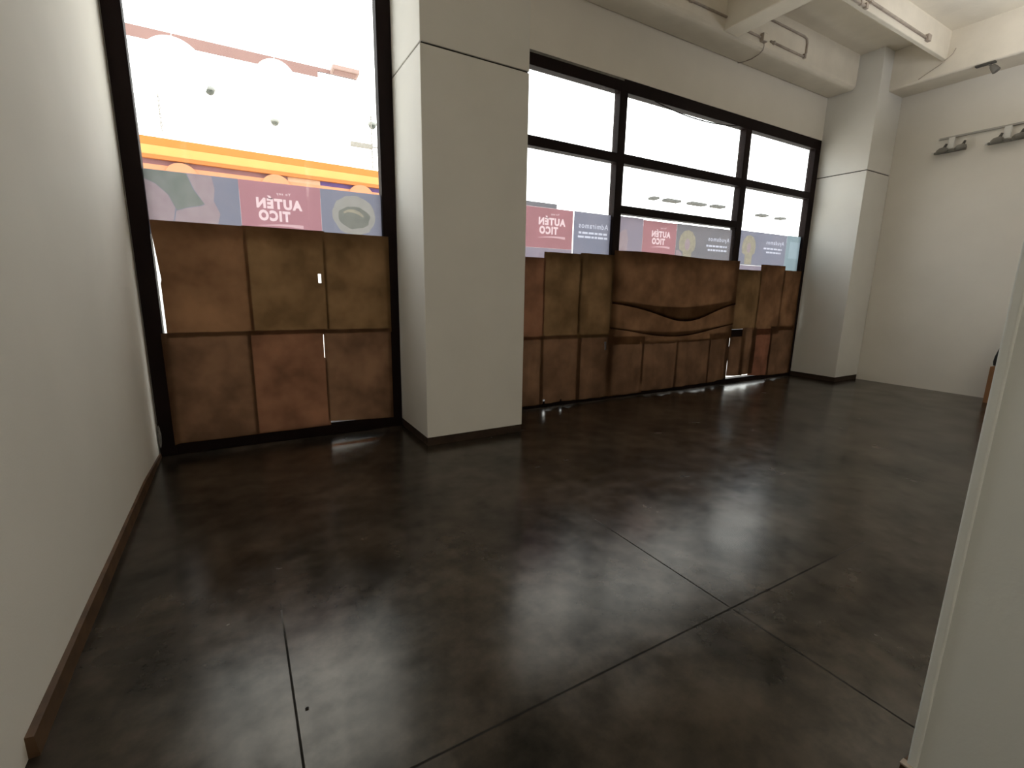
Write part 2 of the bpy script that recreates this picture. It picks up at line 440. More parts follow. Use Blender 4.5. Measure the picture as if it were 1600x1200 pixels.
B = 5.06
window('window_1', 'tall dark framed shop window at the left',
       [(-0.695, -0.567, GY, B, 0.0, 4.92), (1.340, 1.478, GY, B, 0.0, 4.92), (-0.567, 1.340, GY, B, 0.0, 0.125), (-0.567, 1.340, GY, B, 4.80, 4.92)],
       [], [], [(-0.58, 1.35, 0.12, 4.81)], edge=(-0.699, -0.690, GY - 0.004, GY, 0.3, 4.9))
win2 = window('window_2', 'long dark framed shop window of three bays',
       [(2.541, 8.966, GY, B, 3.948, 4.098), (8.815, 8.966, GY, B, 0.0, 3.948), (2.541, 8.815, GY, B, 0.0, 0.075)],
       [(4.370, 4.497, GY, B, 0.075, 3.948), (6.907, 7.045, GY, B, 0.075, 3.948)],
       [(2.541, 4.370, GY, B, 3.122, 3.232), (4.497, 6.907, GY, B, 3.122, 3.240), (7.045, 8.815, GY, B, 3.138, 3.245), (4.497, 6.907, GY, B, 2.508, 2.610)],
       [(2.55, 4.376, 3.225, 3.955), (2.55, 4.376, 0.07, 3.13), (4.49, 6.912, 3.235, 3.955), (4.49, 6.912, 2.605, 3.13), (4.49, 6.912, 0.07, 2.515),
        (7.04, 8.82, 3.24, 3.955), (7.04, 8.82, 0.07, 3.143)],
       edge=(2.541, 4.42, GY - 0.004, GY, 4.072, 4.096))

obj('gap_plate', boxes((7.045, 7.44, GY + 0.012, B - 0.02, 0.770, 0.906), bev=0.006), 'alu', win2)  # dark plate added to fill the bright gap between paper sheets
# loose gasket sagging under the top rail of the long window's middle bay
bm = bmesh.new()
tube(bm, [(4.95 + 1.75 * t, GY - 0.010 + 0.004, 3.948 - 0.072 * math.sin(PI * t) ** 0.8) for t in [i / 16 for i in range(17)]], 0.007, 6)
tag(obj('window_gasket', bm, 'alu', smooth=True), 'thin black gasket sagging from the top rail of the long window', 'gasket')


# ------------------------------------------------------------------ printed window films
def poly_mesh(outer, holes):
    cu = bpy.data.curves.new('tmp', 'CURVE'); cu.dimensions = '2D'; cu.fill_mode = 'BOTH'
    for lp in [outer] + holes:
        sp = cu.splines.new('POLY'); sp.points.add(len(lp) - 1)
        for p, (x, z) in zip(sp.points, lp): p.co = (x, z, 0, 1)
        sp.use_cyclic_u = True
    o = bpy.data.objects.new('tmp', cu); COL.objects.link(o)
    dg = bpy.context.evaluated_depsgraph_get()
    me = bpy.data.meshes.new_from_object(o.evaluated_get(dg))
    bpy.data.objects.remove(o); bpy.data.curves.remove(cu)
    return me


def text_loops(txt, xr, xl, zb, zt, bold=0.012):
    """mirrored lettering: outer loops + hole loops in (x, z), starting at the right end xr and running to xl"""
    cu = bpy.data.curves.new('tmp', 'FONT'); cu.body = txt; cu.offset = bold; cu.space_character = 1.20; cu.resolution_u = 3
    o = bpy.data.objects.new('tmp', cu); COL.objects.link(o)
    dg = bpy.context.evaluated_depsgraph_get()
    me = bpy.data.meshes.new_from_object(o.evaluated_get(dg))
    bpy.data.objects.remove(o); bpy.data.curves.remove(cu)
    bm = bmesh.new(); bm.from_mesh(me); bpy.data.meshes.remove(me)
    bmesh.ops.remove_doubles(bm, verts=bm.verts, dist=1e-5)
    xs = [v.co.x for v in bm.verts]; ys = [v.co.y for v in bm.verts]
    x0, x1, y0, y1 = min(xs), max(xs), min(ys), max(ys)
    for v in bm.verts:
        v.co = Vector((xr - (v.co.x - x0) / (x1 - x0) * (xr - xl), 0, zb + (v.co.y - y0) / (y1 - y0) * (zt - zb)))
    loops = []; seen = set()
    bedges = [e for e in bm.edges if len(e.link_faces) == 1]
    nxt = {}
    for e in bedges:
        for a, b in (e.verts, reversed(e.verts)): nxt.setdefault(a, []).append(b)
    for s in nxt:
        if s in seen: continue
        lp = [s]; seen.add(s); cur = s
        while True:
            c = [q for q in nxt[cur] if q not in seen]
            if not c: break
            cur = c[0]; seen.add(cur); lp.append(cur)
        if len(lp) > 2: loops.append([(v.co.x, v.co.z) for v in lp])
    return bm, loops


def flat(name, outer, holes, y, mat, parent):
    me = poly_mesh(outer, holes)
    bm = bmesh.new(); bm.from_mesh(me); bpy.data.meshes.remove(me)
    for v in bm.verts: v.co = Vector((v.co.x, y, v.co.y))
    return obj(name, bm, mat, parent)


def rect(x0, x1, z0, z1): return [(x0, z0), (x1, z0), (x1, z1), (x0, z1)]


def ell(cx, cz, rx_, rz_, n=28, wob=0.0, seed=0, a0=0.0):
    return [(cx + rx_ * (1 + wob * noise.noise((3 * math.cos(2 * PI * k / n), 3 * math.sin(2 * PI * k / n), seed))) * math.cos(2 * PI * k / n + a0),
             cz + rz_ * (1 + wob * noise.noise((3 * math.cos(2 * PI * k / n), 3 * math.sin(2 * PI * k / n), seed + 9))) * math.sin(2 * PI * k / n + a0)) for k in range(n)]


def letters(name, texts, y, mat, parent):
    """several words as one lettering part; returns its outline loops, to be left open in the panel behind"""
    allbm = bmesh.new(); loops = []
    for t in texts:
        b, lp = text_loops(*t)
        loops += lp
        for v in b.verts: v.co.y = y
        me = bpy.data.meshes.new('tmp'); b.to_mesh(me); b.free()
        allbm.from_mesh(me); bpy.data.meshes.remove(me)
    obj(name, allbm, mat, parent)
    return loops


def word_bars(x0, x1, z0, z1, seed):
    rnd = random.Random(seed); x = x0; out = []
    while x < x1 - 0.02:
        w_ = min(rnd.uniform(0.035, 0.10), x1 - x)
        out.append(rect(x, x + w_, z0, z1)); x += w_ + 0.014
    return out


YB = 5.004                      # the films stick to the outer face of the glass


def bars(name, lps, mat, parent):
    bm = bmesh.new()
    for lp in lps: bm.faces.new([bm.verts.new((x, YB, z)) for x, z in lp])
    obj(name, bm, mat, parent)


def slogan(xl, xr, zb, zt, parent, tx):
    """the pink panel's lettering; xl..xr and zb..zt frame the words"""
    h = zt - zb; w_ = xr - xl
    lp = letters('slogan_lettering', [
        ('Yo soy', xl + w_ * 0.76, xl + w_ * 0.44, zb + h * 0.885, zb + h * 1.0, 0.02),
        ('AUT\u00c9N', xr, xl, zb + h * 0.42, zb + h * 0.86, 0.058),
        ('TICO', xl + w_ * 0.72, xl + w_ * 0.03, zb, zb + h * 0.375, 0.058)], YB, tx, parent)
    sw = []
    n = 14
    z0 = zb - h * 0.17
    for i in range(n + 1):
        t = i / n; sw.append((xl + w_ * t, z0 - h * 0.05 * math.sin(PI * t) ** 2 * 0 + h * 0.10 * math.sin(PI * min(1, t * 1.1) * 0.6)))
    for i in range(n + 1):
        t = 1 - i / n; sw.append((xl + w_ * t, z0 + h * 0.10 * math.sin(PI * min(1, t * 1.1) * 0.6) - h * (0.01 + 0.11 * t)))
    return lp, sw


# --- tall window: one film of three printed fields
f = thing('printed_window_film', 'printed film across the tall left window, pink slogan between two face pictures', 'window film', (0, 0, 0), group='printed films on the shop windows')
lp, sw = slogan(0.225, 0.605, 2.072, 2.328, f, 'f_letter')
flat('swoosh', sw, [], YB, 'f_swoosh', f)
flat('pink_panel', rect(0.098, 0.768, 1.90, 2.405), lp + [sw], YB, 'f_pink', f)
hand1 = [(-0.575, 1.97), (-0.575, 2.33), (-0.50, 2.30), (-0.42, 2.22), (-0.38, 2.12), (-0.40, 2.02), (-0.46, 1.97)]
green = [(-0.575, 2.332), (-0.575, 2.403), (-0.28, 2.403), (-0.24, 2.28), (-0.17, 2.17), (-0.20, 2.155), (-0.30, 2.13), (-0.37, 2.10), (-0.378, 2.12), (-0.418, 2.222), (-0.498, 2.302)]
hand2 = [(-0.395, 2.0), (-0.375, 2.095), (-0.30, 2.125), (-0.198, 2.15), (-0.165, 2.165), (-0.235, 2.285), (-0.272, 2.40), (-0.10, 2.40), (-0.085, 2.30), (-0.10, 2.20), (-0.06, 2.10), (-0.10, 1.95), (-0.38, 1.95)]
flat('hand_print', hand1, [], YB, 'f_skin', f); flat('hand_print', hand2, [], YB, 'f_skin', f); flat('garment_print', green, [], YB, 'f_green', f)
flat('blue_panel', rect(-0.58, 0.0975, 1.90, 2.405), [hand1, green, hand2], YB, 'f_blue', f)
face = ell(1.075, 2.185, 0.205, 0.185, 36, 0.12, 3)
mouth = ell(1.075, 2.165, 0.150, 0.105, 32, 0.18, 6)
teeth = [(0.945, 2.225), (1.0, 2.255), (1.075, 2.262), (1.14, 2.24), (1.19, 2.20), (1.185, 2.175), (1.13, 2.205), (1.06, 2.225), (0.99, 2.222), (0.955, 2.205)]
teeth = [(1.075 + (x - 1.075) * 0.78, 2.165 + (z - 2.165) * 0.80) for x, z in teeth]
flat('lips_print', face, [mouth], YB, 'f_lips', f); flat('mouth_print', mouth, [teeth], YB, 'f_mouth', f); flat('teeth_print', teeth, [], YB, 'f_cream', f)
flat('blue_panel', rect(0.7685, 1.349, 1.90, 2.405), [face], YB, 'f_blue', f)

# --- long window, first bay: a pink poster and a grey-blue one
f = thing('printed_poster', 'rose slogan poster in the first bay of the long window, beside the wide pillar', 'poster', group='printed films on the shop windows')
lp, sw = slogan(3.24, 3.64, 2.17, 2.42, f, 'f_letter')
flat('swoosh', sw, [], YB, 'f_swoosh', f)
flat('rose_panel', rect(2.56, 3.752, 2.005, 2.475), lp + [sw], YB, 'f_rose', f)
flat('lavender_edge', rect(2.56, 3.752, 1.86, 2.0045), [], YB, 'f_lav', f)
flat('grey_flap', rect(2.56, 3.50, 2.4755, 2.53), [], YB, 'f_grey', f)
f = thing('printed_poster', 'grey blue poster reading Admiramos in the first bay of the long window', 'poster', group='printed films on the shop windows')
lp = letters('title_lettering', [('Admiramos', 4.335, 3.85, 2.285, 2.352, 0.012)], YB, 'f_pale', f)
fine = word_bars(3.85, 4.32, 2.215, 2.240, 1) + word_bars(3.84, 4.33, 2.165, 2.190, 2)
bars('fine_print', fine, 'f_pale', f)
flat('blue_panel', rect(3.768, 4.372, 1.86, 2.478), lp + fine, YB, 'f_blue', f)

# --- long window, second bay
f = thing('printed_window_film', 'printed film in the middle bay, rose slogan left of a fair haired head', 'window film', group='printed films on the shop windows')
lp, sw = slogan(5.14, 5.515, 2.16, 2.40, f, 'f_letter')
flat('swoosh', sw, [], YB, 'f_swoosh', f)
flat('rose_panel', rect(4.965, 5.635, 1.92, 2.472), lp + [sw], YB, 'f_rose', f)
sk = [(4.50, 1.93), (4.50, 2.23), (4.58, 2.30), (4.66, 2.33), (4.70, 2.20), (4.68, 1.93)]
flat('face_print', sk, [], YB, 'f_skin', f)
flat('lavender_panel', rect(4.494, 4.9645, 1.92, 2.485), [sk], YB, 'f_lav', f)
hair = [(5.72, 2.12), (5.70, 2.22), (5.73, 2.32), (5.80, 2.385), (5.89, 2.405), (5.98, 2.38), (6.045, 2.31), (6.065, 2.22), (6.05, 2.13), (5.99, 2.09), (5.985, 1.94), (5.80, 1.94), (5.80, 2.09)]
facep = ell(5.885, 2.20, 0.055, 0.085, 20)
hnd = [(5.66, 1.96), (5.655, 2.10), (5.70, 2.115), (5.775, 2.07), (5.785, 1.96)]
flat('hair_print', hair, [facep], YB, 'f_cream', f); flat('face_print', facep, [], YB, 'f_skin', f); flat('hand_print', hnd, [], YB, 'f_skin', f)
lp = letters('title_lettering', [('Ayudamos', 6.85, 6.345, 2.262, 2.345, 0.012)], YB, 'f_pale', f)
fine = word_bars(6.31, 6.83, 2.195, 2.222, 3) + word_bars(6.35, 6.80, 2.135, 2.162, 4)
bars('fine_print', fine, 'f_pale', f)
flat('grey_panel', rect(5.6355, 6.885, 1.92, 2.478), [hair, hnd] + lp + fine, YB, 'f_grey', f)

# --- long window, third bay
f = thing('printed_window_film', 'printed film in the long window beside the corner pillar', 'window film', group='printed films on the shop windows')
hair = [(x - 5.88 + 7.355, z + 0.03) for x, z in hair]; facep = ell(7.36, 2.235, 0.05, 0.08, 20)
flat('hair_print', hair, [facep], YB, 'f_cream', f); flat('face_print', facep, [], YB, 'f_skin', f)
lp = letters('title_lettering', [('Ayudamos', 8.33, 7.82, 2.30, 2.385, 0.012)], YB, 'f_pale', f)
fine = word_bars(7.76, 8.28, 2.235, 2.262, 5) + word_bars(7.84, 8.26, 2.175, 2.202, 6)
bars('fine_print', fine, 'f_pale', f)
flat('blue_panel', rect(7.042, 8.40, 1.96, 2.495), [hair] + lp + fine, YB, 'f_blue', f)
flat('lavender_edge', rect(7.042, 7.80, 1.83, 1.957), [], YB, 'f_lav', f)
aq = rect(8.50, 8.80, 2.12, 2.40)
flat('aqua_square', aq, [], YB, 'f_aqua', f)
flat('teal_panel', rect(8.4005, 8.818, 1.83, 2.50), [aq], YB, 'f_teal', f)


# ------------------------------------------------------------------ kraft paper sheets taped over the lower panes
def sstep(a, b, x):
    t = min(1, max(0, (x - a) / (b - a))); return t * t * (3 - 2 * t)


# soft vertical folds of the paper: (x, width, height), upper row and lower row
FOLDS_UP = [(-0.25, 0.07, 0.006), (0.40, 0.10, 0.008), (1.27, 0.06, 0.008), (3.48, 0.07, 0.020), (3.72, 0.06, 0.012), (3.93, 0.055, 0.024), (4.17, 0.09, 0.018),
            (7.22, 0.10, 0.020), (7.56, 0.06, 0.018), (7.80, 0.06, 0.018), (8.10, 0.10, 0.020), (8.45, 0.07, 0.020)]
FOLDS_LOW = [(-0.2, 0.15, 0.010), (0.4, 0.12, 0.010), (1.05, 0.14, 0.010), (2.95, 0.10, 0.024), (3.18, 0.06, 0.020), (3.42, 0.10, 0.028), (3.74, 0.07, 0.026), (4.02, 0.07, 0.026),
             (4.24, 0.08, 0.026), (4.72, 0.12, 0.026), (4.95, 0.06, 0.020), (5.22, 0.08, 0.026), (5.50, 0.14, 0.034), (5.68, 0.06, 0.02), (5.92, 0.08, 0.028), (6.22, 0.14, 0.032), (6.44, 0.06, 0.02),
             (6.66, 0.07, 0.024), (6.88, 0.06, 0.022), (7.22, 0.09, 0.022), (7.50, 0.07, 0.030), (7.88, 0.10, 0.028), (8.08, 0.06, 0.018), (8.36, 0.08, 0.024), (8.66, 0.09, 0.02)]
CREASES = [(1.50, 0.020, 0.008)]


def relief(x, z):
    """how far the taped paper stands off the glazing at (x, z); shared, so that sheets lie on one another"""
    wr = 0.011 if x < 2 else 0.017
    d = wr * (0.5 + 0.5 * noise.noise((x * 2.2, z * 2.4, 3.1))) + wr * 0.4 * abs(noise.noise((x * 6, z * 5, 1.0)))
    up = sstep(0.95, 1.12, z); low = 1 - sstep(0.72, 0.87, z)
    if up > 0:
        for fx, fw, fa in FOLDS_UP:
            q = (x + 0.05 * noise.noise((z * 1.5, fx, 0)) - fx) / fw
            if abs(q) < 3: d += up * fa * math.exp(-q * q)
    if low > 0:
        for fx, fw, fa in FOLDS_LOW:
            q = (x + 0.04 * noise.noise((z * 2, fx, 5)) - fx) / fw
            if abs(q) < 3: d += low * fa * math.exp(-q * q)
    if x < 2:
        for fz_, fw, fa in CREASES: d += fa * math.exp(-((z - fz_) / fw) ** 2)
    return d


def sheet(x0, x1, zt, zb, y, mat, label, pleats=(), holes=(), left=None, right=None, bottom=None, curl=0.0, sag=None):
    """a sheet of paper: columns of (x, y, z) points; pleats fold it over on itself, folds are vertical ridges"""
    nx = max(10, int((x1 - x0) / 0.013)); bm = bmesh.new()
    cols = []
    for i in range(nx + 1):
        u = i / nx
        bot = zb if bottom is None else bottom(u)
        secs = []            # (z, layer)
        z = zt if sag is None else zt + sag(u)
        layer = len(pleats)
        for (pf, af) in pleats:
            p, a = pf(u), af(u)
            for k in range(16): secs.append((z + (p - a - z) * k / 15, layer))
            for k in range(1, 5): secs.append((p - a + a * k / 4, layer - 0.5))
            z = p; layer -= 1
        nlast = 18 if pleats else max(14, int((zt - zb) / 0.028))
        for k in range(nlast + 1): secs.append((z + (bot - z) * k / nlast, layer))
        col = []
        for k, (zz, ly) in enumerate(secs):
            v = (zt - zz) / max(0.01, zt - zb)
            xl = x0 + (left(zz) if left else 0); xr = x1 + (right(zz) if right else 0)
            x = xl + (xr - xl) * u
            d = relief(x, zz)
            if curl: d += curl * max(0, 1 - u / 0.08) ** 2
            col.append(bm.verts.new((x, y - 0.0015 - d - ly * 0.011, zz)))
        cols.append(col)
    kill = []
    for a, b in zip(cols, cols[1:]):
        for k in range(len(a) - 1):
            fc = bm.faces.new((a[k], a[k + 1], b[k + 1], b[k]))
            c = fc.calc_center_median()
            for hx0, hx1, hz0, hz1 in holes:
                if hx0 < c.x < hx1 and hz0 < c.z < hz1: kill.append(fc); break
    if kill: bmesh.ops.delete(bm, geom=kill, context='FACES')
    o = obj('kraft_paper_sheet', bm, mat, smooth=True)
    o['label'] = label; o['category'] = 'paper'; o['group'] = 'kraft paper taped over the windows'
    return o


Y0 = GY - 0.003
# tall window: three upper and three lower sheets
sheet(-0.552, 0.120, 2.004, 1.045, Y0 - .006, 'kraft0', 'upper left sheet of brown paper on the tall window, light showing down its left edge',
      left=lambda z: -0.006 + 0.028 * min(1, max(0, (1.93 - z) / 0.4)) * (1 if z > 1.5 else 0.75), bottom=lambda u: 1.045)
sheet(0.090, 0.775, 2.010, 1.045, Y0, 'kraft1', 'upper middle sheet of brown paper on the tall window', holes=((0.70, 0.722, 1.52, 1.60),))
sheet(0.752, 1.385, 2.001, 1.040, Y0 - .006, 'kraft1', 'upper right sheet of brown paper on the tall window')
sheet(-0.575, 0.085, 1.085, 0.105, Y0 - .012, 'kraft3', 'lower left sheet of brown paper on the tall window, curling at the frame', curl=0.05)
sheet(0.055, 0.720, 1.085, 0.105, Y0 - .003, 'kraft2', 'lower middle sheet of brown paper on the tall window, tinted red for mall light',
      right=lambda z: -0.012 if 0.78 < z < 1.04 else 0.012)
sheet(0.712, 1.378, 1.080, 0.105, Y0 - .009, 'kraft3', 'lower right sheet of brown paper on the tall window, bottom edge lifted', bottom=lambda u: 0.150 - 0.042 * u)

# long window, first bay
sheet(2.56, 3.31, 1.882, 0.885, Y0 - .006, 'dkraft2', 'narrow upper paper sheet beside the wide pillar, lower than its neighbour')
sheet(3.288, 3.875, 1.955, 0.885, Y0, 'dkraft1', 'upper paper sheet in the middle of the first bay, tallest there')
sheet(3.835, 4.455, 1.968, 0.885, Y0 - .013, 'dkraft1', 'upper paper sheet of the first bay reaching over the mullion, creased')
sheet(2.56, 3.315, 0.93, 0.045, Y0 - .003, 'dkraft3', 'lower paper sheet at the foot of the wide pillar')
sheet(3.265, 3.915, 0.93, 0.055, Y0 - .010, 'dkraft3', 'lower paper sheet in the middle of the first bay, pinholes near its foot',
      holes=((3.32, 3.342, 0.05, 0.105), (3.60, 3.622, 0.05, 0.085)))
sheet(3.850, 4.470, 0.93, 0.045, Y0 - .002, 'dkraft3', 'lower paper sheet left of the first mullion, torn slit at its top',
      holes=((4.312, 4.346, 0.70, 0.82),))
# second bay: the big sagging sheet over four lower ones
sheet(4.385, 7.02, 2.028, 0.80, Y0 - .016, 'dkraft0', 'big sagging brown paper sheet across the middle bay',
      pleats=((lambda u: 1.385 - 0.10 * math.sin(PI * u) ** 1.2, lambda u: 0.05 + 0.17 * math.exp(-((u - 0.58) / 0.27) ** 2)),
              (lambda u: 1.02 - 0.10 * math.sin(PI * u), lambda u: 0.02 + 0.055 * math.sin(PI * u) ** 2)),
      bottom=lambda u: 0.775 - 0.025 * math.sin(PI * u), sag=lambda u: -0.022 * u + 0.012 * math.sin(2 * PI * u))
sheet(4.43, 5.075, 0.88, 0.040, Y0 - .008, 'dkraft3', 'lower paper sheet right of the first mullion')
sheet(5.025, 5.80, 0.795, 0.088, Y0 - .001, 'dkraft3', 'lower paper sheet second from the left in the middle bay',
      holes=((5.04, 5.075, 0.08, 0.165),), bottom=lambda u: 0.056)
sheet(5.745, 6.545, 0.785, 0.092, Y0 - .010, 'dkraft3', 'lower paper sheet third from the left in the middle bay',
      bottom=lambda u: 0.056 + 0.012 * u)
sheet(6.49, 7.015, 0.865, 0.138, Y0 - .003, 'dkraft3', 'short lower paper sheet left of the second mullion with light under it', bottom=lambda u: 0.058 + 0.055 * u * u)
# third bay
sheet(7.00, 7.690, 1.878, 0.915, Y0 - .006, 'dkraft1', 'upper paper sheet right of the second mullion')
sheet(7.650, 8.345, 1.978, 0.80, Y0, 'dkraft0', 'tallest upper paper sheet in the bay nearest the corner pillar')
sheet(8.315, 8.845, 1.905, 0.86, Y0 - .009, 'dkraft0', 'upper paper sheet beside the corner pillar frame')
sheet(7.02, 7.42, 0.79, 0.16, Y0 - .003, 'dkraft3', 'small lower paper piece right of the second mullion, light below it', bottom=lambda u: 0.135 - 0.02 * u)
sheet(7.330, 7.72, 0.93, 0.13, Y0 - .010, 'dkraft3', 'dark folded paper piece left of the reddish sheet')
sheet(7.60, 8.20, 0.90, 0.11, Y0 - .002, 'dkraft4', 'reddish lower paper sheet of lighter colour in the corner bay', bottom=lambda u: 0.098 - 0.034 * u)
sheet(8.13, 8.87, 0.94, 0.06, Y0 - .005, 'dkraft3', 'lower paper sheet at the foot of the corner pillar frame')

bm = bmesh.new(); bmesh.ops.create_icosphere(bm, subdivisions=2, radius=1.0)
for v in bm.verts:
    k = 1 + 0.4 * noise.noise(v.co * 1.7)
    v.co = Vector((v.co.x * 0.007 * k, v.co.y * 0.005 * k, 0.003 + 0.003 * v.co.z))
o = obj('floor_crumb', bm, 'groove', smooth=True); o.location = (0.097, 1.60, 0.0)
tag(o, 'small dark crumb on the floor just right of the sawn joint', 'crumb')

# crumpled grey tape at the foot of the tall window's frame
bm = bmesh.new()
bmesh.ops.create_icosphere(bm, subdivisions=3, radius=1.0)
for v in bm.verts:
    n_ = 1 + 0.35 * noise.noise(v.co * 2.3)
    v.co = Vector((-0.684 + 0.014 * v.co.x * n_, 4.927 + 0.016 * v.co.y * n_, 0.185 + 0.100 * v.co.z * (1 + 0.15 * noise.noise(v.co * 3))))
for v in bm.verts: v.co.y = min(v.co.y, 4.9485); v.co.x = max(v.co.x, -0.6995)
tag(obj('tape_scrap', bm, 'scrap'), 'crumpled grey tape at the foot of the tall window frame', 'tape')

# ------------------------------------------------------------------ conduits and wires on the beams
def conduit(pts, r, label, cat='conduit', name='conduit', clips=()):
    t = thing(name, label, cat, group='painted conduits on the ceiling beams' if cat == 'conduit' else None)
    obj('pipe', tube(bmesh.new(), pts, r), 'conduit', t, smooth=True)
    for c in clips:
        obj('clip', boxes(c, bev=0.003), 'conduit', t)
    return t


cy = 4.52 - 0.014
conduit([(2.6, cy, 4.915), (5.66, cy, 4.915)], 0.013, 'straight conduit on the window beam left of the cross beam', clips=((4.98, 5.02, cy - 0.016, 4.52, 4.895, 4.935),))
conduit([(5.95, cy, 4.872), (6.37, cy, 4.865)], 0.014, 'short conduit on the window beam just right of the cross beam')
conduit([(6.60, cy, 4.872), (7.36, cy, 4.868), (7.43, cy, 4.885), (7.45, cy, 4.93), (7.45, cy, 5.06), (7.43, cy, 5.105), (7.36, cy, 5.12), (5.95, cy, 5.125)], 0.014,
        'conduit bent into a loop on the window beam', clips=((6.66, 6.69, cy - 0.017, 4.52, 4.85, 4.892), (7.39, 7.43, cy - 0.022, 4.52, 4.848, 4.905)))
jb = thing('junction_box', 'small junction box on the window beam at the end of the short conduit', 'junction box', (6.43, 4.52, 4.865))
obj('body', boxes((-0.05, 0.05, -0.05, 0.0, -0.05, 0.05), bev=0.006), 'conduit', jb)
obj('cover', boxes((-0.042, 0.042, -0.055, -0.0495, -0.042, 0.042), bev=0.002), 'beam', jb)
tag(obj('loose_wire', tube(bmesh.new(), [(6.43, 4.49, 4.82), (6.44, 4.487, 4.77), (6.47, 4.52, 4.741), (6.54, 4.62, 4.744), (6.59, 4.76, 4.748), (6.58, 4.88, 4.75), (6.54, 4.945, 4.752)], 0.006, 6), 'conduit', smooth=True),
    'thin loose wire hanging under the window beam', 'wire')
by = 3.49 - 0.014
conduit([(5.96, by, 4.90), (6.84, by, 4.90)], 0.016, 'lower conduit ending halfway along the slim beam', clips=((6.70, 6.73, by - 0.02, 3.49, 4.878, 4.926), (6.81, 6.86, by - 0.024, 3.49, 4.872, 4.932)))
conduit([(5.96, by, 4.985), (8.55, by, 4.975)], 0.016, 'upper conduit running the whole slim beam', clips=((6.91, 6.95, by - 0.02, 3.49, 4.96, 5.03), (8.48, 8.57, by - 0.03, 3.49, 4.94, 5.02)))
tag(obj('loose_wire', tube(bmesh.new(), [(9.245, 3.40, 5.0), (9.225, 3.42, 4.93), (9.235, 3.55, 4.84), (9.25, 3.72, 4.77), (9.255, 3.80, 4.73)], 0.005, 6), 'conduit', smooth=True),
    'thin wire drooping on the beam along the far right wall', 'wire')

# spotlight bracket under the far right beam
sp = thing('beam_spotlight', 'small grey spotlight clamped under the edge of the far right beam', 'spotlight', (9.30, 3.03, 4.685))
obj('bracket', boxes((-0.05, 0.02, -0.09, 0.12, -0.022, 0.0), bev=0.004), 'lamp_dark', sp)
obj('arm', tube(bmesh.new(), [(-0.01, -0.02, -0.02), (-0.015, -0.06, -0.07)], 0.012), 'lamp_grey', sp)
obj('lamp_head', lathe(bmesh.new(), [(0, -0.05), (0.03, -0.048), (0.042, 0.0), (0.046, 0.05), (0.038, 0.055), (0, 0.05)], (-0.015, -0.085, -0.095), (0.1, -0.55, -0.8)), 'lamp_grey', sp, smooth=True)

# ------------------------------------------------------------------ track lights on the far right wall
rl = thing('lamp_rail', 'thin grey lamp rail fixed high on the far right wall', 'lamp rail', (9.74, 3.57, 3.905))
obj('rail_bar', boxes((-0.035, 0.0, -2.6, 0.0, -0.013, 0.013), bev=0.003), 'rail', rl)
obj('end_cap', boxes((-0.038, 0.0, 0.0, 0.012, -0.016, 0.016), bev=0.003), 'lamp_white', rl)


def track_light(y, label):
    t = thing('track_light', label, 'lamp', (9.70, y, 3.892), group='twin spotlights on the lamp rail')
    obj('stem', boxes((-0.028, 0.0, -0.04, 0.04, -0.165, 0.0), bev=0.006), 'lamp_white', t)
    obj('crossbar', boxes((-0.045, 0.0, -0.19, 0.19, -0.215, -0.180), bev=0.008), 'lamp_grey', t)
    for s, ty in ((1, 0.085), (-1, -0.135)):
        h = obj('spot_head', lathe(bmesh.new(), [(0, -0.026), (0.058, -0.024), (0.072, -0.006), (0.068, 0.030), (0.034, 0.056), (0, 0.058)], (-0.05, ty, -0.19), (-0.25, 0.1, 1)), 'lamp_grey', t, smooth=True)
        obj('spot_neck', tube(bmesh.new(), [(-0.045, ty, -0.165), (-0.040, ty - 0.02, -0.13), (-0.035, ty - 0.035, -0.085)], [0.032, 0.020, 0.015]), 'lamp_dark', h, smooth=True)
    obj('end_tip', lathe(bmesh.new(), [(0, -0.02), (0.016, -0.015), (0.018, 0.015), (0, 0.022)], (-0.02, 0.205, -0.188), (0, 1, 0.2)), 'lamp_white', t, smooth=True)
    return t


t1 = track_light(3.405, 'twin spotlight at the rail end nearest the corner pillar')
t2 = copy_tree(t1); t2.location = (9.70, 2.785, 3.892)
t2['label'] = 'second twin spotlight on the rail, farther from the corner pillar'

# ------------------------------------------------------------------ box and bag behind the partition
bx = thing('cardboard_box', 'brown cardboard box on the floor by the far wall, half hidden by the partition', 'box', (9.50, 2.14, 0.0))
obj('carton', boxes((-0.20, 0.20, -0.22, 0.20, 0.0, 0.53), bev=0.004), 'card', bx)
obj('packing_tape', boxes((-0.202, -0.199, -0.03, 0.03, 0.30, 0.531), (-0.2, 0.2, -0.03, 0.03, 0.529, 0.532)), 'tape', bx)
bg = thing('black_bag', 'black bag standing on the cardboard box by the far wall', 'bag', (9.48, 2.11, 0.532))
bm = bmesh.new(); rings = []
for z, sx, sy in ((0.0, 0.15, 0.20), (0.012, 0.175, 0.235), (0.06, 0.185, 0.245), (0.14, 0.183, 0.235), (0.24, 0.17, 0.215), (0.34, 0.15, 0.19), (0.42, 0.12, 0.17), (0.47, 0.07, 0.155), (0.485, 0.02, 0.13)):
    r_ = []
    for k in range(32):
        a = 2 * PI * k / 32; c, q = math.cos(a), math.sin(a)
        x = math.copysign(abs(c) ** 0.6, c) * sx; y = math.copysign(abs(q) ** 0.6, q) * sy
        n_ = 1 + 0.05 * noise.noise((x * 9, y * 9, z * 9))
        r_.append(bm.verts.new((x * n_, y * n_, z)))
    rings.append(r_)
for A, B_ in zip(rings, rings[1:]):
    for k in range(32): bm.faces.new((A[k], A[(k + 1) % 32], B_[(k + 1) % 32], B_[k]))
bm.faces.new(rings[0][::-1]); bm.faces.new(rings[-1])
obj('bag_body', bm, 'bag', bg, smooth=True)
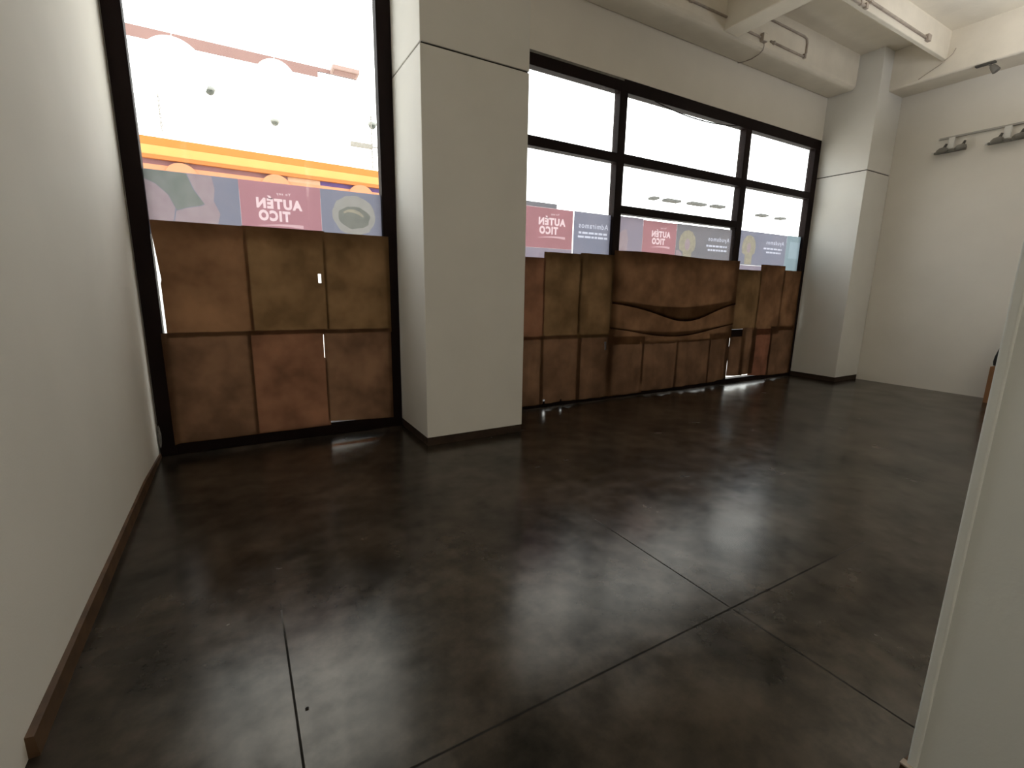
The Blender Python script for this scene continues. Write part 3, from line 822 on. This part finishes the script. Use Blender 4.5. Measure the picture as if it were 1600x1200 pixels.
obj('handle', tube(bmesh.new(), [(0, -0.07, 0.44), (0, -0.06, 0.51), (0, 0.0, 0.54), (0, 0.06, 0.51), (0, 0.07, 0.44)], 0.011, 8), 'strap', bg, smooth=True)
obj('front_pocket', boxes((-0.215, -0.15, -0.13, 0.13, 0.06, 0.22), bev=0.015), 'strap', bg)

# ------------------------------------------------------------------ the mall outside
FX0, FX1 = -16.0, 42.0
struct('mall_floor', boxes((FX0, FX1, 5.14, 22.4, -0.2, 0.0)), 'mall_floor', 'pale floor of the mall corridor outside the windows', 'floor')
bm = boxes((FX0, FX1, 10.38, 22.4, 5.35, 5.45))
struct('mall_ceiling', bm, 'mall_light', 'glaring white lit ceiling of the mall corridor', 'ceiling')
bm = boxes((FX0, 3.6, 5.16, 10.36, 5.52, 5.60), (3.6, FX1, 5.16, 10.379, 5.35, 5.45))
struct('mall_ceiling', bm, 'mall_light', 'raised glaring ceiling strip nearest the shop windows', 'ceiling')
bm = boxes((FX0, 1.68, 10.355, 10.379, 5.352, 5.52), (1.68, 3.6, 10.355, 10.379, 5.46, 5.52), (3.58, 3.6, 5.16, 10.355, 5.35, 5.52))
struct('ceiling_step', bm, 'riser', 'pinkish step between the two mall ceiling levels', 'ceiling')
bm = boxes((FX0, FX1, 22.2, 22.4, 0.0, 5.35))
struct('mall_wall_far', bm, 'mall_white', 'far white wall of the mall', 'wall')
bm = boxes((FX0 - 0.2, FX0, 5.14, 22.4, 0.0, 5.6), (FX1, FX1 + 0.2, 5.14, 22.4, 0.0, 5.6), (FX0, -0.9, 5.0, 5.14, 0, 5.6), (9.95, FX1, 5.0, 5.14, 0, 5.6))
struct('mall_wall_side', bm, 'mall_white', 'white walls closing the mall corridor', 'wall')
cu = thing('ceiling_unit', 'small pinkish box on the mall ceiling step', 'ceiling unit', (2.14, 10.22, 5.52))
obj('housing', boxes((-0.24, 0.24, -0.16, 0.13, -0.07, 0.0), bev=0.004), 'unit', cu)
obj('grille', boxes((-0.2, 0.2, -0.12, 0.09, -0.078, -0.069)), 'riser', cu)

# orange shop front across the corridor
sf = thing('orange_shopfront', 'orange fascia of the shop across the corridor', 'shop front', (0, 17.0, 0), math.radians(3.6))
X0, X1 = -9.0, 9.0
obj('fascia', boxes((X0, X1, -0.25, 0.4, 5.13, 5.345), bev=0.01), 'orange', sf)
bm = bmesh.new()
vs = [bm.verts.new(p) for p in ((X0, -0.25, 5.13), (X1, -0.25, 5.13), (X1, -0.10, 4.92), (X0, -0.10, 4.92), (X0, 0.4, 5.13), (X1, 0.4, 5.13), (X1, 0.4, 4.92), (X0, 0.4, 4.92))]
for q in ((0, 1, 2, 3), (4, 5, 6, 7), (3, 2, 6, 7), (0, 1, 5, 4), (0, 3, 7, 4), (1, 2, 6, 5)): bm.faces.new([vs[k] for k in q])
obj('cornice', bm, 'yellow', sf)
obj('lower_band', boxes((X0, X1, -0.12, 0.4, 4.82, 4.92), bev=0.006), 'orange2', sf)
obj('sign_band', boxes((X0, 1.70, 0.0, 0.4, 4.68, 4.82)), 'mauve', sf)
obj('sign_panel', boxes((1.70, 2.66, -0.02, 0.4, 4.68, 4.82)), 'cream', sf)
obj('sign_panel', boxes((2.66, X1, 0.0, 0.4, 4.68, 4.82)), 'violet', sf)
obj('peach_band', boxes((X0, X1, -0.06, 0.4, 4.30, 4.68), bev=0.006), 'peach', sf)
obj('shop_wall', boxes((X0, X1, 0.05, 0.4, 0.0, 4.30)), 'mall_white', sf)
for (dx, dz, dr) in ((-1.04, 4.37, 0.42), (1.36, 4.39, 0.44), (3.95, 4.42, 0.44)):
    obj('round_disc', lathe(bmesh.new(), [(0, -0.07), (dr * 0.96, -0.07), (dr, -0.05), (dr, 0.0), (0, 0.0)], (dx, -0.06, dz), (0, 1, 0), 40), 'peach', sf)  # plain peach discs forming the arcs below the fascia

# glowing globes added for arcs of lamp glare in the corridor
for gx, gz, gr, lab in ((-0.52, 4.69, 0.43, 'largest glowing white globe added for lamp glare beyond the tall window'),
                        (0.87, 4.82, 0.32, 'middle glowing white globe added for lamp glare beyond the tall window'),
                        (2.42, 5.03, 0.25, 'smallest glowing white globe added for lamp glare beyond the tall window')):
    g = thing('glare_globe', lab, 'lamp', (gx, 9.5, gz), group='glare globes in the corridor')
    bm = bmesh.new(); bmesh.ops.create_uvsphere(bm, u_segments=32, v_segments=20, radius=gr)
    obj('globe', bm, 'globe', g, smooth=True)
    obj('cord', tube(bmesh.new(), [(0, 0, gr), (0, 0, 5.52 - gz)], 0.006, 6), 'lamp_white', g)

# dome cameras
def dome(x, y, label):
    d = thing('dome_camera', label, 'camera', (x, y, 5.35), group='dome cameras on the mall ceiling')
    obj('mount', lathe(bmesh.new(), [(0, 0), (0.10, 0), (0.10, -0.05), (0.085, -0.06), (0, -0.06)], (0, 0, 0)), 'cam_grey', d, smooth=True)
    obj('dome', lathe(bmesh.new(), [(0.084, -0.06), (0.078, -0.09), (0.055, -0.12), (0.028, -0.136), (0, -0.14)], (0, 0, 0)), 'cam_dark', d, smooth=True)
    return d


d1 = dome(-0.115, 12.05, 'left dome camera on the white mall ceiling')
d2 = copy_tree(d1); d2.location = (1.14, 13.40, 5.35)
d2['label'] = 'right dome camera on the white mall ceiling, farther away'
d3 = copy_tree(d1); d3.location = (3.17, 12.35, 5.35)
d3['label'] = 'dome camera beside the hanging chain at the right edge of the tall window'


# chains and the hanging bar
def chain(x, y, z0, z1, label, r=0.012):
    t = thing('hanging_chain', label, 'chain', (x, y, z1), group='chains hanging in the corridor')
    bm = bmesh.new(); n = int((z1 - z0) / 0.075)
    for k in range(n):
        zc = -0.04 - 0.075 * k
        pts = []
        for q in range(9):
            a = 2 * PI * q / 8
            u_, v_ = 0.014 * math.cos(a), 0.045 * math.sin(a)
            pts.append((u_, 0, zc + v_) if k % 2 else (0, u_, zc + v_))
        tube(bm, pts, 0.009, 5)
    obj('links', bm, 'chain', t)
    obj('hook', boxes((-0.02, 0.02, -0.02, 0.02, -0.03, 0.0), bev=0.004), 'chain', t)
    return t


chain(-0.97, 11.9, 4.33, 5.35, 'chain hanging near the left edge of the tall window view')
chain(3.03, 11.9, 4.20, 5.35, 'chain hanging near the right edge of the tall window view')
hb = thing('hanging_bar', 'grey bar hung across the chain beyond the tall window', 'bar', (3.0, 11.82, 4.67))
obj('bar', boxes((-0.47, 0.02, -0.05, 0.05, -0.045, 0.045), bev=0.004), 'chain', hb)
obj('rod', tube(bmesh.new(), [(0.02, 0, 0), (0.9, 0, 0.01)], 0.014, 6), 'chain', hb)

# slot vents on the mall ceiling, seen through the long window
sv = [(15.37, 0.16, 15.0), (16.4, 0.42, 14.97), (17.85, 0.48, 14.86), (19.1, 0.36, 14.75), (22.95, 0.32, 15.1), (24.6, 0.26, 15.15)]
lab = ['first and shortest slot vent on the mall ceiling, seen in the middle bay', 'second slot vent from the left on the mall ceiling, in the middle bay', 'third slot vent on the mall ceiling, in the middle bay',
       'last slot vent before the second mullion on the mall ceiling', 'faint slot vent on the mall ceiling in the corner bay, nearer the mullion', 'faint slot vent on the mall ceiling in the corner bay, nearer the pillar']
for (x, l, y), lb in zip(sv, lab):
    t = thing('slot_vent', lb, 'vent', (x, y, 5.35), group='slot vents on the mall ceiling')
    obj('vent_frame', boxes((-l, l, -0.16, 0.16, -0.09, 0.0)), 'slat', t)
    obj('slats', boxes(*[(-l + 0.03, l - 0.03, -0.13 + 0.07 * k, -0.09 + 0.07 * k, -0.097, -0.0895) for k in range(4)]), 'slat', t)

# ------------------------------------------------------------------ render hints that are not the harness's
S.cycles.diffuse_bounces = 6
S.cycles.max_bounces = 12
S.cycles.transparent_max_bounces = 16
